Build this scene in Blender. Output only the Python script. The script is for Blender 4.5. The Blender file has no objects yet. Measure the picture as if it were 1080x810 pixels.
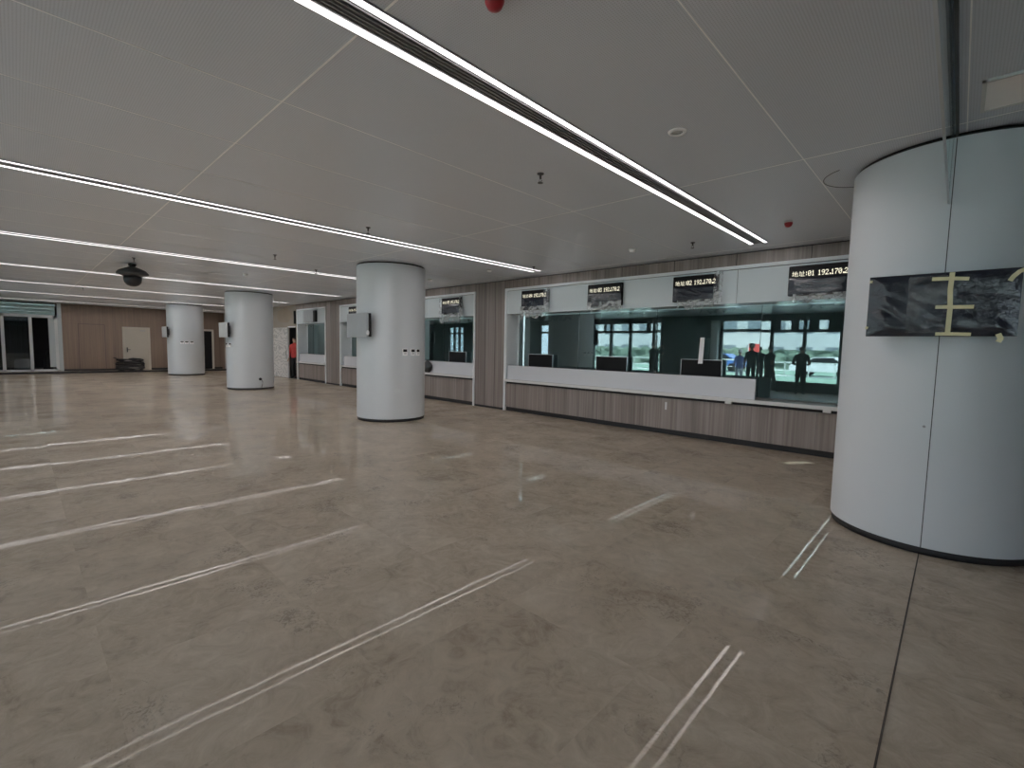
import bpy, bmesh, math, random
from mathutils import Vector, Matrix, noise
random.seed(7)
C = bpy.context.scene.collection
PI = math.pi
H = 3.2            # ceiling height
WY = 8.33          # face of the long counter wall
GY = 8.75           # plane of the counter glazing
FY = -4.5          # plane of the street facade behind the camera
EX = -31.0         # face of the far end wall
RX = 6.2           # right end of the hall

# ------------------------------------------------------------------ materials
def mat(name):
    m = bpy.data.materials.new(name); m.use_nodes = True
    nt = m.node_tree; nt.nodes.clear()
    out = nt.nodes.new('ShaderNodeOutputMaterial')
    return m, nt, out
def N(nt, t, **kw):
    n = nt.nodes.new(t)
    for k, v in kw.items():
        if k in n.inputs: n.inputs[k].default_value = v
        else: setattr(n, k, v)
    return n
def plain(name, col, rough=0.5, metal=0.0, spec=0.5, bump=0.0, bscale=60, var=0.06, vscale=3.0, coat=0.0):
    m, nt, out = mat(name)
    b = N(nt, 'ShaderNodeBsdfPrincipled'); b.inputs['Roughness'].default_value = rough
    b.inputs['Metallic'].default_value = metal; b.inputs['Specular IOR Level'].default_value = spec
    b.inputs['Coat Weight'].default_value = coat
    tc = N(nt, 'ShaderNodeTexCoord')
    nz = N(nt, 'ShaderNodeTexNoise', Scale=vscale, Detail=4.0)
    nt.links.new(tc.outputs['Object'], nz.inputs['Vector'])
    mx = N(nt, 'ShaderNodeMix', data_type='RGBA')
    mx.inputs[6].default_value = tuple(c*(1-var) for c in col)+(1,)
    mx.inputs[7].default_value = tuple(min(1, c*(1+var)) for c in col)+(1,)
    nt.links.new(nz.outputs['Fac'], mx.inputs[0]); nt.links.new(mx.outputs[2], b.inputs['Base Color'])
    if bump:
        n2 = N(nt, 'ShaderNodeTexNoise', Scale=bscale, Detail=3.0)
        nt.links.new(tc.outputs['Object'], n2.inputs['Vector'])
        bp = N(nt, 'ShaderNodeBump', Strength=bump, Distance=0.01)
        nt.links.new(n2.outputs['Fac'], bp.inputs['Height']); nt.links.new(bp.outputs['Normal'], b.inputs['Normal'])
    nt.links.new(b.outputs[0], out.inputs[0])
    return m
def emit(name, col, s):
    m, nt, out = mat(name)
    e = N(nt, 'ShaderNodeEmission'); e.inputs[0].default_value = tuple(col)+(1,); e.inputs[1].default_value = s
    nt.links.new(e.outputs[0], out.inputs[0]); return m
def glass(name, trans, refl, f0, f1):
    m, nt, out = mat(name)
    t = N(nt, 'ShaderNodeBsdfTransparent'); t.inputs[0].default_value = tuple(trans)+(1,)
    g = N(nt, 'ShaderNodeBsdfGlossy'); g.inputs[0].default_value = tuple(refl)+(1,); g.inputs['Roughness'].default_value = 0.0
    fr = N(nt, 'ShaderNodeFresnel', IOR=1.5)
    ma = N(nt, 'ShaderNodeMath', operation='MULTIPLY_ADD', use_clamp=True)
    ma.inputs[1].default_value = f1; ma.inputs[2].default_value = f0
    nt.links.new(fr.outputs[0], ma.inputs[0])
    mx = N(nt, 'ShaderNodeMixShader')
    nt.links.new(ma.outputs[0], mx.inputs[0]); nt.links.new(t.outputs[0], mx.inputs[1]); nt.links.new(g.outputs[0], mx.inputs[2])
    nt.links.new(mx.outputs[0], out.inputs[0]); return m
def wood(name, dark, light, rough=0.42, sx=22.0, joint=0.0):
    """vertical grain: noise squeezed along z; optional vertical board joints every `joint` metres"""
    m, nt, out = mat(name)
    b = N(nt, 'ShaderNodeBsdfPrincipled', Roughness=rough); b.inputs['Specular IOR Level'].default_value = 0.4
    g = N(nt, 'ShaderNodeNewGeometry'); mp = N(nt, 'ShaderNodeMapping'); mp.inputs['Scale'].default_value = (sx, sx, 0.35)
    nt.links.new(g.outputs['Position'], mp.inputs['Vector'])
    n1 = N(nt, 'ShaderNodeTexNoise', Scale=1.0, Detail=3.0, Roughness=0.6)
    nt.links.new(mp.outputs[0], n1.inputs['Vector'])
    mp2 = N(nt, 'ShaderNodeMapping'); mp2.inputs['Scale'].default_value = (sx*0.22, sx*0.22, 0.02)
    nt.links.new(g.outputs['Position'], mp2.inputs['Vector'])
    n2 = N(nt, 'ShaderNodeTexNoise', Scale=1.0, Detail=2.0)
    nt.links.new(mp2.outputs[0], n2.inputs['Vector'])
    ad = N(nt, 'ShaderNodeMath', operation='MULTIPLY_ADD'); ad.inputs[1].default_value = 0.6
    nt.links.new(n1.outputs['Fac'], ad.inputs[0])
    m2 = N(nt, 'ShaderNodeMath', operation='MULTIPLY'); m2.inputs[1].default_value = 0.4
    nt.links.new(n2.outputs['Fac'], m2.inputs[0]); nt.links.new(m2.outputs[0], ad.inputs[2])
    cr = N(nt, 'ShaderNodeValToRGB')
    cr.color_ramp.elements[0].position = 0.36; cr.color_ramp.elements[0].color = tuple(dark)+(1,)
    cr.color_ramp.elements[1].position = 0.62; cr.color_ramp.elements[1].color = tuple(light)+(1,)
    nt.links.new(ad.outputs[0], cr.inputs[0]); nt.links.new(cr.outputs[0], b.inputs['Base Color'])
    nt.links.new(b.outputs[0], out.inputs[0]); return m

def floor_material():
    m, nt, out = mat('polished_beige_marble')
    L = nt.links.new
    b = N(nt, 'ShaderNodeBsdfPrincipled'); b.inputs['Specular IOR Level'].default_value = 0.42; b.inputs['Specular Tint'].default_value = (1.0, 0.90, 0.80, 1)
    g = N(nt, 'ShaderNodeNewGeometry')
    # per-tile random offset of the pattern
    sn = N(nt, 'ShaderNodeVectorMath', operation='SNAP'); sn.inputs[1].default_value = (0.9, 0.9, 50)
    of = N(nt, 'ShaderNodeVectorMath', operation='ADD'); of.inputs[1].default_value = (0.12, 0.665, 10)
    L(g.outputs['Position'], of.inputs[0]); L(of.outputs[0], sn.inputs[0])
    wn = N(nt, 'ShaderNodeTexWhiteNoise', noise_dimensions='3D'); L(sn.outputs[0], wn.inputs['Vector'])
    sc = N(nt, 'ShaderNodeVectorMath', operation='SCALE'); sc.inputs['Scale'].default_value = 0.8
    L(wn.outputs['Color'], sc.inputs[0])
    ad = N(nt, 'ShaderNodeVectorMath', operation='ADD'); L(g.outputs['Position'], ad.inputs[0]); L(sc.outputs[0], ad.inputs[1])
    n1 = N(nt, 'ShaderNodeTexNoise', Scale=1.5, Detail=7.0, Roughness=0.62, Distortion=0.5); L(ad.outputs[0], n1.inputs['Vector'])
    n2 = N(nt, 'ShaderNodeTexNoise', Scale=6.0, Detail=9.0, Roughness=0.72, Distortion=1.6); L(ad.outputs[0], n2.inputs['Vector'])
    mi = N(nt, 'ShaderNodeMath', operation='MULTIPLY_ADD'); mi.inputs[1].default_value = 0.5
    L(n1.outputs['Fac'], mi.inputs[0])
    m3 = N(nt, 'ShaderNodeMath', operation='MULTIPLY'); m3.inputs[1].default_value = 0.5; L(n2.outputs['Fac'], m3.inputs[0]); L(m3.outputs[0], mi.inputs[2])
    tv = N(nt, 'ShaderNodeMath', operation='MULTIPLY_ADD'); tv.inputs[1].default_value = 0.02
    L(wn.outputs['Value'], tv.inputs[0]); L(mi.outputs[0], tv.inputs[2])
    cr = N(nt, 'ShaderNodeValToRGB'); e = cr.color_ramp.elements
    e[0].position = 0.36; e[0].color = FLOOR_COLS[0]+(1,)
    e[1].position = 0.66; e[1].color = FLOOR_COLS[3]+(1,)
    q = e.new(0.46); q.color = FLOOR_COLS[1]+(1,)
    q = e.new(0.54); q.color = FLOOR_COLS[2]+(1,)
    L(tv.outputs[0], cr.inputs[0])
    # dark pitted flecks
    n4 = N(nt, 'ShaderNodeTexNoise', Scale=26.0, Detail=6.0, Roughness=0.75, Distortion=1.5); L(ad.outputs[0], n4.inputs['Vector'])
    n5 = N(nt, 'ShaderNodeTexNoise', Scale=2.2, Detail=3.0); L(ad.outputs[0], n5.inputs['Vector'])
    fm = N(nt, 'ShaderNodeMath', operation='MULTIPLY'); L(n4.outputs['Fac'], fm.inputs[0]); L(n5.outputs['Fac'], fm.inputs[1])
    mr = N(nt, 'ShaderNodeMapRange'); mr.inputs[1].default_value = 0.32; mr.inputs[2].default_value = 0.42; mr.inputs[3].default_value = 0.0; mr.inputs[4].default_value = 0.55
    L(fm.outputs[0], mr.inputs[0])
    mx = N(nt, 'ShaderNodeMix', data_type='RGBA'); mx.inputs[7].default_value = (0.10, 0.078, 0.060, 1)
    L(mr.outputs[0], mx.inputs[0]); L(cr.outputs[0], mx.inputs[6])
    L(mx.outputs[2], b.inputs['Base Color'])
    # roughness patches
    r = N(nt, 'ShaderNodeMapRange'); r.inputs[1].default_value = 0.35; r.inputs[2].default_value = 0.7; r.inputs[3].default_value = 0.006; r.inputs[4].default_value = 0.022
    L(n1.outputs['Fac'], r.inputs[0]); L(r.outputs[0], b.inputs['Roughness'])
    # polished slabs are faintly wavy
    n6 = N(nt, 'ShaderNodeTexNoise', Scale=3.0, Detail=2.0); L(g.outputs['Position'], n6.inputs['Vector'])
    bp = N(nt, 'ShaderNodeBump', Strength=0.06, Distance=0.006); L(n6.outputs['Fac'], bp.inputs['Height']); L(bp.outputs[0], b.inputs['Normal'])
    # a thin film of building dust dulls part of the polish
    d = N(nt, 'ShaderNodeBsdfPrincipled', Roughness=0.42); d.inputs['Specular IOR Level'].default_value = 0.2
    L(mx.outputs[2], d.inputs['Base Color'])
    n7 = N(nt, 'ShaderNodeTexNoise', Scale=0.9, Detail=5.0, Roughness=0.6); L(ad.outputs[0], n7.inputs['Vector'])
    fr = N(nt, 'ShaderNodeMapRange'); fr.inputs[1].default_value = 0.35; fr.inputs[2].default_value = 0.65; fr.inputs[3].default_value = 0.38; fr.inputs[4].default_value = 0.80
    L(n7.outputs['Fac'], fr.inputs[0])
    ms = N(nt, 'ShaderNodeMixShader'); L(fr.outputs[0], ms.inputs[0]); L(b.outputs[0], ms.inputs[1]); L(d.outputs[0], ms.inputs[2])
    L(ms.outputs[0], out.inputs[0]); return m
FLOOR_COLS = [(0.300,0.240,0.178), (0.465,0.385,0.292), (0.540,0.452,0.350), (0.650,0.560,0.450)]

def ceiling_material():
    m, nt, out = mat('perforated_grey_metal_ceiling'); L = nt.links.new
    b = N(nt, 'ShaderNodeBsdfPrincipled', Roughness=0.33, Metallic=0.0); b.inputs['Specular IOR Level'].default_value = 0.55
    g = N(nt, 'ShaderNodeNewGeometry')
    v = N(nt, 'ShaderNodeTexVoronoi', Scale=70.0, Randomness=0.0); L(g.outputs['Position'], v.inputs['Vector'])
    mr = N(nt, 'ShaderNodeMapRange'); mr.inputs[1].default_value = 0.18; mr.inputs[2].default_value = 0.28
    L(v.outputs['Distance'], mr.inputs[0])
    n = N(nt, 'ShaderNodeTexNoise', Scale=0.6, Detail=2.0); L(g.outputs['Position'], n.inputs['Vector'])
    mx = N(nt, 'ShaderNodeMix', data_type='RGBA'); mx.inputs[6].default_value = CEIL_A; mx.inputs[7].default_value = CEIL_B
    L(n.outputs['Fac'], mx.inputs[0])
    m2 = N(nt, 'ShaderNodeMix', data_type='RGBA'); m2.inputs[6].default_value = tuple(c*0.75 for c in CEIL_A[:3])+(1,)
    L(mr.outputs[0], m2.inputs[0]); L(mx.outputs[2], m2.inputs[7]); L(m2.outputs[2], b.inputs['Base Color'])
    L(b.outputs[0], out.inputs[0]); return m
CEIL_A = (0.55, 0.59, 0.66, 1); CEIL_B = (0.59, 0.63, 0.70, 1)

M = {}
M['floor'] = floor_material()
M['ceiling'] = ceiling_material()
M['joint'] = plain('ceiling_joint_pale', (0.97, 0.98, 0.98), 0.4)  # near-white colour stands in for light that the joints catch
M['wood'] = wood('grey_brown_wood_panel', (0.165, 0.138, 0.126), (0.30, 0.262, 0.243))
M['wood_warm'] = wood('warm_brown_wood_panel', (0.150, 0.108, 0.082), (0.235, 0.175, 0.135), sx=14)
M['joint_brown'] = plain('brown_joint', (0.06, 0.045, 0.035), 0.7)
M['dark_gap'] = plain('dark_gap', (0.012, 0.012, 0.014), 0.6)
M['column'] = plain('white_column_panel', (0.555, 0.595, 0.625), 0.38, var=0.015)
M['white'] = plain('white_trim', (0.82, 0.86, 0.88), 0.35, var=0.02)
M['fascia'] = plain('white_glass_fascia', (0.60, 0.67, 0.70), 0.18, var=0.03, vscale=1.2)
M['apron'] = plain('white_apron', (0.62, 0.64, 0.68), 0.25, var=0.02)
M['counter'] = plain('white_counter_stone', (0.68, 0.68, 0.67), 0.25, var=0.03)
M['counter_top'] = plain('grey_counter_film', (0.30, 0.28, 0.26), 0.35, var=0.2, vscale=6)
M['led'] = emit('led_white', (1.0, 0.95, 0.95), 29.0)
M['vent_dark'] = plain('vent_black', (0.03, 0.03, 0.032), 0.6)
M['vent_bar'] = plain('vent_bar_grey', (0.32, 0.32, 0.33), 0.4)
M['counter_glass'] = glass('teal_counter_glass', (0.60, 0.74, 0.73), (0.74, 0.95, 0.95), 0.19, 0.75)
M['facade_glass'] = glass('facade_glass', (0.92, 0.95, 0.96), (0.9, 1, 1), 0.0, 0.7)
M['clear_glass'] = glass('clear_edge_glass', (0.95, 0.97, 0.97), (0.9, 1, 1), 0.02, 0.35)
M['teal_glass'] = glass('teal_transom_glass', (0.35, 0.55, 0.56), (0.75, 1, 1), 0.42, 0.5)
M['storefront_glass'] = glass('storefront_glass', (0.45, 0.50, 0.53), (0.85, 0.95, 1), 0.07, 0.8)
M['edge_green'] = plain('glass_edge_dark', (0.02, 0.03, 0.03), 0.2)
M['black_plastic'] = plain('black_film', (0.014, 0.015, 0.018), 0.3, spec=0.35, var=0.2)
M['black_film2'] = plain('black_wrinkled_film', (0.014, 0.017, 0.026), 0.24, spec=0.55, bump=0.8, bscale=15, var=0.3)
M['black_matte'] = plain('black_matte', (0.008, 0.008, 0.009), 0.55, spec=0.2)
M['grey_film'] = plain('grey_film', (0.34, 0.37, 0.39), 0.4, bump=0.12, bscale=9, var=0.1)
M['pale_film'] = plain('pale_film', (0.62, 0.64, 0.65), 0.4, bump=0.1, bscale=9, var=0.08)
M['tape'] = plain('yellow_masking_tape', (0.62, 0.58, 0.36), 0.6, var=0.1, vscale=20)
M['led_text'] = emit('led_text', (1.0, 0.95, 0.74), 1.15)
M['silver'] = plain('silver_metal', (0.55, 0.56, 0.57), 0.3, metal=0.8)
M['pale_grey'] = plain('pale_grey_plastic', (0.62, 0.63, 0.63), 0.4)
M['red'] = plain('red_plastic', (0.33, 0.012, 0.02), 0.35)
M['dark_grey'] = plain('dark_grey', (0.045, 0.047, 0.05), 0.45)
M['office_wall'] = plain('office_wall', (0.42, 0.45, 0.45), 0.7)
M['office_floor'] = plain('office_floor', (0.10, 0.10, 0.11), 0.6)
M['desk'] = plain('desk_grey', (0.25, 0.25, 0.26), 0.5)
M['paper'] = plain('white_paper', (0.95, 0.95, 0.96), 0.7, var=0.01)
M['door_cream'] = plain('cream_door', (0.62, 0.585, 0.51), 0.45)
M['door_frame'] = plain('cream_door_frame', (0.66, 0.625, 0.55), 0.45)
M['plaster'] = plain('beige_plaster', (0.34, 0.30, 0.26), 0.8, var=0.18, vscale=1.6)
M['plaster_patch'] = plain('bare_plaster_patch', (0.36, 0.30, 0.24), 0.9, var=0.15, vscale=2.0)
M['facade_dark'] = plain('facade_inside_panel', (0.10, 0.105, 0.105), 0.6)
M['frame_dark'] = plain('dark_window_frame', (0.03, 0.032, 0.035), 0.4)
M['ground'] = plain('outdoor_paving', (0.68, 0.70, 0.68), 0.8, var=0.15, vscale=0.4)
M['grass'] = plain('outdoor_grass', (0.24, 0.36, 0.28), 0.9, var=0.25, vscale=2.0)
M['building'] = plain('outdoor_building', (0.45, 0.47, 0.47), 0.8, var=0.15, vscale=0.3)
M['foliage'] = plain('outdoor_hedge_leaves', (0.16, 0.22, 0.17), 0.9, var=0.5, vscale=4.0, bump=0.8, bscale=6)
M['car_white'] = plain('car_white', (0.75, 0.76, 0.77), 0.25)
M['car_blue'] = plain('car_blue', (0.07, 0.16, 0.42), 0.25)
M['skin'] = plain('skin', (0.48, 0.31, 0.23), 0.55)
M['hair'] = plain('black_hair', (0.012, 0.011, 0.010), 0.6)
M['dark_cloth'] = plain('dark_cloth', (0.018, 0.020, 0.022), 0.85)
M['blue_cloth'] = plain('blue_shirt', (0.16, 0.20, 0.42), 0.85)
M['pale_cloth'] = plain('pale_grey_trousers', (0.45, 0.46, 0.50), 0.85)
M['black_cloth'] = plain('black_cloth', (0.010, 0.010, 0.012), 0.85)
M['red_vest'] = plain('red_vest', (0.50, 0.055, 0.05), 0.8)
M['helmet_white'] = plain('white_helmet', (0.8, 0.8, 0.78), 0.35)
M['helmet_red'] = plain('red_helmet', (0.6, 0.03, 0.03), 0.35)
M['banner_red'] = plain('red_banner', (0.55, 0.06, 0.05), 0.7)
M['window_far'] = plain('far_windows', (0.16,0.19,0.21), 0.3)
M['cable'] = plain('black_cable', (0.010, 0.010, 0.011), 0.5)

def door_film():
    m, nt, out = mat('white_patterned_film'); L = nt.links.new
    b = N(nt, 'ShaderNodeBsdfPrincipled', Roughness=0.5)
    g = N(nt, 'ShaderNodeNewGeometry'); w = N(nt, 'ShaderNodeTexWave', Scale=1.7, Distortion=14.0, bands_direction='Z'); w.inputs['Detail'].default_value = 3
    w.inputs['Detail Scale'].default_value = 1.5
    L(g.outputs['Position'], w.inputs['Vector'])
    cr = N(nt, 'ShaderNodeValToRGB'); cr.color_ramp.elements[0].color = (0.40,0.40,0.40,1); cr.color_ramp.elements[1].color = (0.62,0.61,0.59,1)
    cr.color_ramp.elements[0].position = 0.1; cr.color_ramp.elements[1].position = 0.4
    L(w.outputs['Fac'], cr.inputs[0]); L(cr.outputs[0], b.inputs['Base Color']); L(b.outputs[0], out.inputs[0]); return m
M['door_film'] = door_film()
def haze_film(name, a0, a1, col):
    m, nt, out = mat(name); L = nt.links.new
    t = N(nt, 'ShaderNodeBsdfTransparent'); b = N(nt, 'ShaderNodeBsdfPrincipled', Roughness=0.25)
    b.inputs['Base Color'].default_value = col
    tc = N(nt, 'ShaderNodeTexCoord'); n = N(nt, 'ShaderNodeTexNoise', Scale=7.0, Detail=3.0, Distortion=0.6)
    L(tc.outputs['Object'], n.inputs['Vector'])
    mr = N(nt, 'ShaderNodeMapRange'); mr.inputs[1].default_value = 0.38; mr.inputs[2].default_value = 0.66; mr.inputs[3].default_value = a0; mr.inputs[4].default_value = a1
    L(n.outputs['Fac'], mr.inputs[0])
    bp = N(nt, 'ShaderNodeBump', Strength=0.35, Distance=0.02); L(n.outputs['Fac'], bp.inputs['Height']); L(bp.outputs[0], b.inputs['Normal'])
    mx = N(nt, 'ShaderNodeMixShader'); L(mr.outputs[0], mx.inputs[0]); L(t.outputs[0], mx.inputs[1]); L(b.outputs[0], mx.inputs[2])
    L(mx.outputs[0], out.inputs[0]); return m
M['haze_film'] = haze_film('clear_crumpled_film', 0.02, 0.30, (0.42,0.45,0.46,1))
M['cloud_film'] = haze_film('cloudy_crumpled_film', 0.12, 0.80, (0.52,0.56,0.57,1))

# ------------------------------------------------------------------ mesh helpers
class MB:
    def __init__(s): s.v = []; s.f = []; s.mi = []; s.smooth = []
    def add(s, vs, fs, mi=0, smooth=False):
        o = len(s.v); s.v += [tuple(v) for v in vs]
        for f in fs: s.f.append(tuple(i+o for i in f)); s.mi.append(mi); s.smooth.append(smooth)
        return s
    def box(s, x0, x1, y0, y1, z0, z1, mi=0):
        vs = [(x,y,z) for z in (z0,z1) for y in (y0,y1) for x in (x0,x1)]
        return s.add(vs, [(0,2,3,1),(4,5,7,6),(0,1,5,4),(2,6,7,3),(0,4,6,2),(1,3,7,5)], mi)
    def bbox(s, x0, x1, y0, y1, z0, z1, r=0.01, mi=0):
        """box with bevelled edges"""
        bm = bmesh.new()
        bmesh.ops.create_cube(bm, size=1.0)
        for v in bm.verts:
            v.co = Vector(((x0+x1)/2+v.co.x*(x1-x0), (y0+y1)/2+v.co.y*(y1-y0), (z0+z1)/2+v.co.z*(z1-z0)))
        bmesh.ops.bevel(bm, geom=list(bm.edges), offset=r, segments=2, affect='EDGES', profile=0.6)
        bm.verts.index_update()
        s.add([v.co for v in bm.verts], [[v.index for v in f.verts] for f in bm.faces], mi); bm.free(); return s
    def lathe(s, prof, c=(0,0,0), n=32, mi=0, smooth=True, cap=True):
        vs = []; fs = []
        for r, z in prof:
            for i in range(n):
                a = 2*PI*i/n; vs.append((c[0]+r*math.cos(a), c[1]+r*math.sin(a), c[2]+z))
        for j in range(len(prof)-1):
            for i in range(n):
                k = (i+1) % n; fs.append((j*n+i, j*n+k, (j+1)*n+k, (j+1)*n+i))
        s.add(vs, fs, mi, smooth)
        if cap:
            o = len(s.v)
            for j in (0, len(prof)-1):
                if prof[j][0] > 1e-4:
                    ring = [o-len(vs)+j*n+i for i in range(n)]
                    s.f.append(tuple(ring if j else ring[::-1])); s.mi.append(mi); s.smooth.append(False)
        return s
    def tube(s, pts, r, n=8, mi=0, closed=False):
        pts = [Vector(p) for p in pts]; vs = []; fs = []; m = len(pts)
        rr = r if isinstance(r, (list, tuple)) else [r]*m
        for i, p in enumerate(pts):
            a = pts[(i-1) % m] if (closed or i > 0) else p; b = pts[(i+1) % m] if (closed or i < m-1) else p
            t = (b-a).normalized(); u = t.cross(Vector((0,0,1)))
            if u.length < 1e-3: u = t.cross(Vector((1,0,0)))
            u.normalize(); w = t.cross(u)
            for k in range(n):
                an = 2*PI*k/n; vs.append(p+rr[i]*(math.cos(an)*u+math.sin(an)*w))
        for i in range(m if closed else m-1):
            for k in range(n):
                j = (i+1) % m; fs.append((i*n+k, i*n+(k+1) % n, j*n+(k+1) % n, j*n+k))
        if not closed: fs += [tuple(range(n))[::-1], tuple((m-1)*n+k for k in range(n))]
        return s.add(vs, fs, mi, True)
    def grid(s, fn, nu, nv, mi=0, smooth=True):
        vs = [fn(i/nu, j/nv) for j in range(nv+1) for i in range(nu+1)]
        fs = [(j*(nu+1)+i, j*(nu+1)+i+1, (j+1)*(nu+1)+i+1, (j+1)*(nu+1)+i) for j in range(nv) for i in range(nu)]
        return s.add(vs, fs, mi, smooth)
    def prism(s, poly, y0, y1, mi=0):
        """polygon in x-z extruded along y"""
        n = len(poly); vs = [(x,y0,z) for x,z in poly]+[(x,y1,z) for x,z in poly]
        return s.add(vs, [tuple(range(n)), tuple(range(2*n-1,n-1,-1))]+[(i,n+i,n+(i+1)%n,(i+1)%n) for i in range(n)], mi)
    def build(s, name, mats, parent=None):
        me = bpy.data.meshes.new(name)
        me.from_pydata(s.v, [], s.f)
        for m in (mats if isinstance(mats, (list, tuple)) else [mats]): me.materials.append(m)
        me.polygons.foreach_set('material_index', s.mi); me.polygons.foreach_set('use_smooth', s.smooth)
        me.update()
        bm = bmesh.new(); bm.from_mesh(me); bmesh.ops.recalc_face_normals(bm, faces=bm.faces); bm.to_mesh(me); bm.free()
        o = bpy.data.objects.new(name, me); C.objects.link(o)
        if parent is not None: o.parent = parent
        return o

def tag(o, label, cat, group=None):
    o['label'] = label; o['category'] = cat
    if group: o['group'] = group
    return o
def thing(name, label, cat, loc=(0,0,0), rz=0, group=None):
    o = bpy.data.objects.new(name, None); C.objects.link(o); o.location = loc; o.rotation_euler = (0,0,rz)
    o.empty_display_size = 0.1
    return tag(o, label, cat, group)
def struct(o): o['kind'] = 'structure'; return o
def sroot(name, loc=(0,0,0)):
    o = bpy.data.objects.new(name, None); C.objects.link(o); o.location = loc; return struct(o)
def dup(root, loc, label=None, group=None, rz=None):
    r = root.copy(); C.objects.link(r); r.location = loc
    if rz is not None: r.rotation_euler = (0,0,rz)
    if label: r['label'] = label
    if group: r['group'] = group
    for ch in list(root.children):
        c = ch.copy(); C.objects.link(c); c.parent = r
        for g in list(ch.children):
            d = g.copy(); C.objects.link(d); d.parent = c
    return r

# ------------------------------------------------------------------ floor, ceiling
f = MB(); T = 0.9; x = -0.12-35*T
xs = []; 
while x < RX+T: xs.append(x); x += T
ys = []; y = 2.035-7*T
while y < WY+1.0: ys.append(y); y += T
for x0 in xs:
    for y0 in ys:
        if y0 + T < FY: continue
        g = 0.0
        a = random.uniform(-1,1)*0.0009; b = random.uniform(-1,1)*0.0009
        X0, X1, Y0, Y1 = x0+g/2, x0+T-g/2, max(y0+g/2, FY), min(y0+T-g/2, 9.0)
        zz = lambda X, Y: -0.003+a*(X-x0-T/2)+b*(Y-y0-T/2)
        f.add([(X0,Y0,zz(X0,Y0)),(X1,Y0,zz(X1,Y0)),(X1,Y1,zz(X1,Y1)),(X0,Y1,zz(X0,Y1))], [(0,1,2,3)])
f.box(xs[0], xs[-1]+T, FY, 9.0, -0.12, -0.006, 1)
struct(f.build('floor', [M['floor'], M['counter_top']]))
t = MB(); t.box(-0.130, -0.122, FY+0.1, 4.85, -0.0005, 0.0008)
struct(t.build('trim_1', M['joint_brown']))          # open movement joint in the stone
t = MB(); t.box(-29.05, -28.85, FY+0.1, 8.2, 0, 0.07)
struct(t.build('trim_2', M['dark_gap']))          # dark threshold line before the end wall

c = MB(); c.box(EX-0.5, RX+0.5, FY-0.15, WY+0.5, H, H+0.3)
struct(c.build('ceiling', M['ceiling']))
j = MB()
FIX = [-2.30, -6.68, -11.0, -15.6, -20.1, -24.6, -29.1]
def jx(xc, y0, y1, w=0.007): j.box(xc-w/2, xc+w/2, y0, y1, H-0.0015, H+0.01)
for k in range(-1, 7):
    base = 2.1 if k < 0 else FIX[k]
    for q in (1, 2, 3): jx(base-0.17-1.0*q, FY, WY)
for yy in (-2.03, 1.32, 4.67, 8.02):
    j.box(EX, RX, yy-0.006, yy+0.006, H-0.0015, H+0.01)
struct(j.build('trim_3', M['joint']))             # joints between the ceiling panels

# ------------------------------------------------------------------ linear ceiling lights
Y0L, Y1L = -0.60, 7.76
def linear_light(label):
    t = thing('linear_ceiling_light', label, 'ceiling light', (0,0,H), 0, 'linear ceiling lights')
    for sx in (-1, 1):
        m = MB(); m.box(sx*0.100-0.023, sx*0.100+0.023, Y0L, Y1L, -0.006, 0.004)
        m.build('led_strip', M['led'], t)
    m = MB(); m.box(-0.076, 0.076, Y0L, Y1L, -0.002, 0.004); m.build('slot_vent', M['vent_dark'], t)
    m = MB()
    for i in range(5):
        xx = -0.056+i*0.028; m.box(xx-0.0035, xx+0.0035, Y0L, Y1L, -0.008, -0.001)
    m.build('vent_bars', M['vent_bar'], t)
    m = MB()
    for sx in (-1, 1): m.box(sx*0.127-0.004, sx*0.127+0.004, Y0L, Y1L, -0.008, 0.004)
    m.build('light_trim', M['vent_bar'], t)
    return t
LL = ['widest twin strip ceiling light with dark slot vent, nearest the right column',
      'second twin strip ceiling light, ending near the wood panel between the counter windows',
      'third twin strip ceiling light, passing behind the top of the round column with switch plates',
      'fourth twin strip ceiling light, passing behind the dome camera toward the second farthest column',
      'fifth thin strip ceiling light counting from the near one, well beyond the dome camera',
      'sixth thin strip ceiling light, just before the one nearest the far end wall',
      'farthest strip ceiling light, close to the brown end wall']
p0 = linear_light(LL[0]); p0.location.x = FIX[0]
for k in range(1, 7): dup(p0, (FIX[k], 0, H), LL[k])

# ------------------------------------------------------------------ columns
COLS = [(-0.117, 5.55), (-8.84, 5.54), (-17.465, 5.47), (-26.0, 5.42)]
CR = 0.709
def column(i, x, y, label):
    t = thing('round_column', label, 'column', (x,y,0), 0, 'white round columns')
    m = MB(); m.lathe([(CR, 0.055), (CR, H-0.03)], n=96, cap=False); m.build('shaft', M['column'], t)
    m = MB(); m.lathe([(CR-0.012, -0.01), (CR-0.012, 0.06)], n=96); m.build('base_ring', M['dark_gap'], t)
    m = MB(); m.lathe([(CR-0.02, H-0.04), (CR-0.02, H)], n=96); m.build('top_gap', M['dark_gap'], t)
    m = MB()
    for an in ([-90.2, 89.8] if i == 0 else [-150, 100]):
        a = math.radians(an); d = 0.0030/CR
        pts = [(CR+0.0006)*math.cos(a+s*d) for s in (-1,1)], [(CR+0.0006)*math.sin(a+s*d) for s in (-1,1)]
        m.add([(pts[0][0],pts[1][0],0.056),(pts[0][1],pts[1][1],0.056),(pts[0][1],pts[1][1],H-0.035),(pts[0][0],pts[1][0],H-0.035)], [(0,1,2,3)])
    m.build('panel_seam', M['dark_grey'], t)
    return t
CL = ['large white round column at the right edge with a black wrapped board taped on it',
      'white round column in the middle with grey covered board and three switch plates in plain view',
      'white round column with a cord hanging out of an outlet near its foot',
      'farthest white round column, standing before the brown end wall']
col_objs = [column(i, x, y, CL[i]) for i, (x, y) in enumerate(COLS)]

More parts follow.
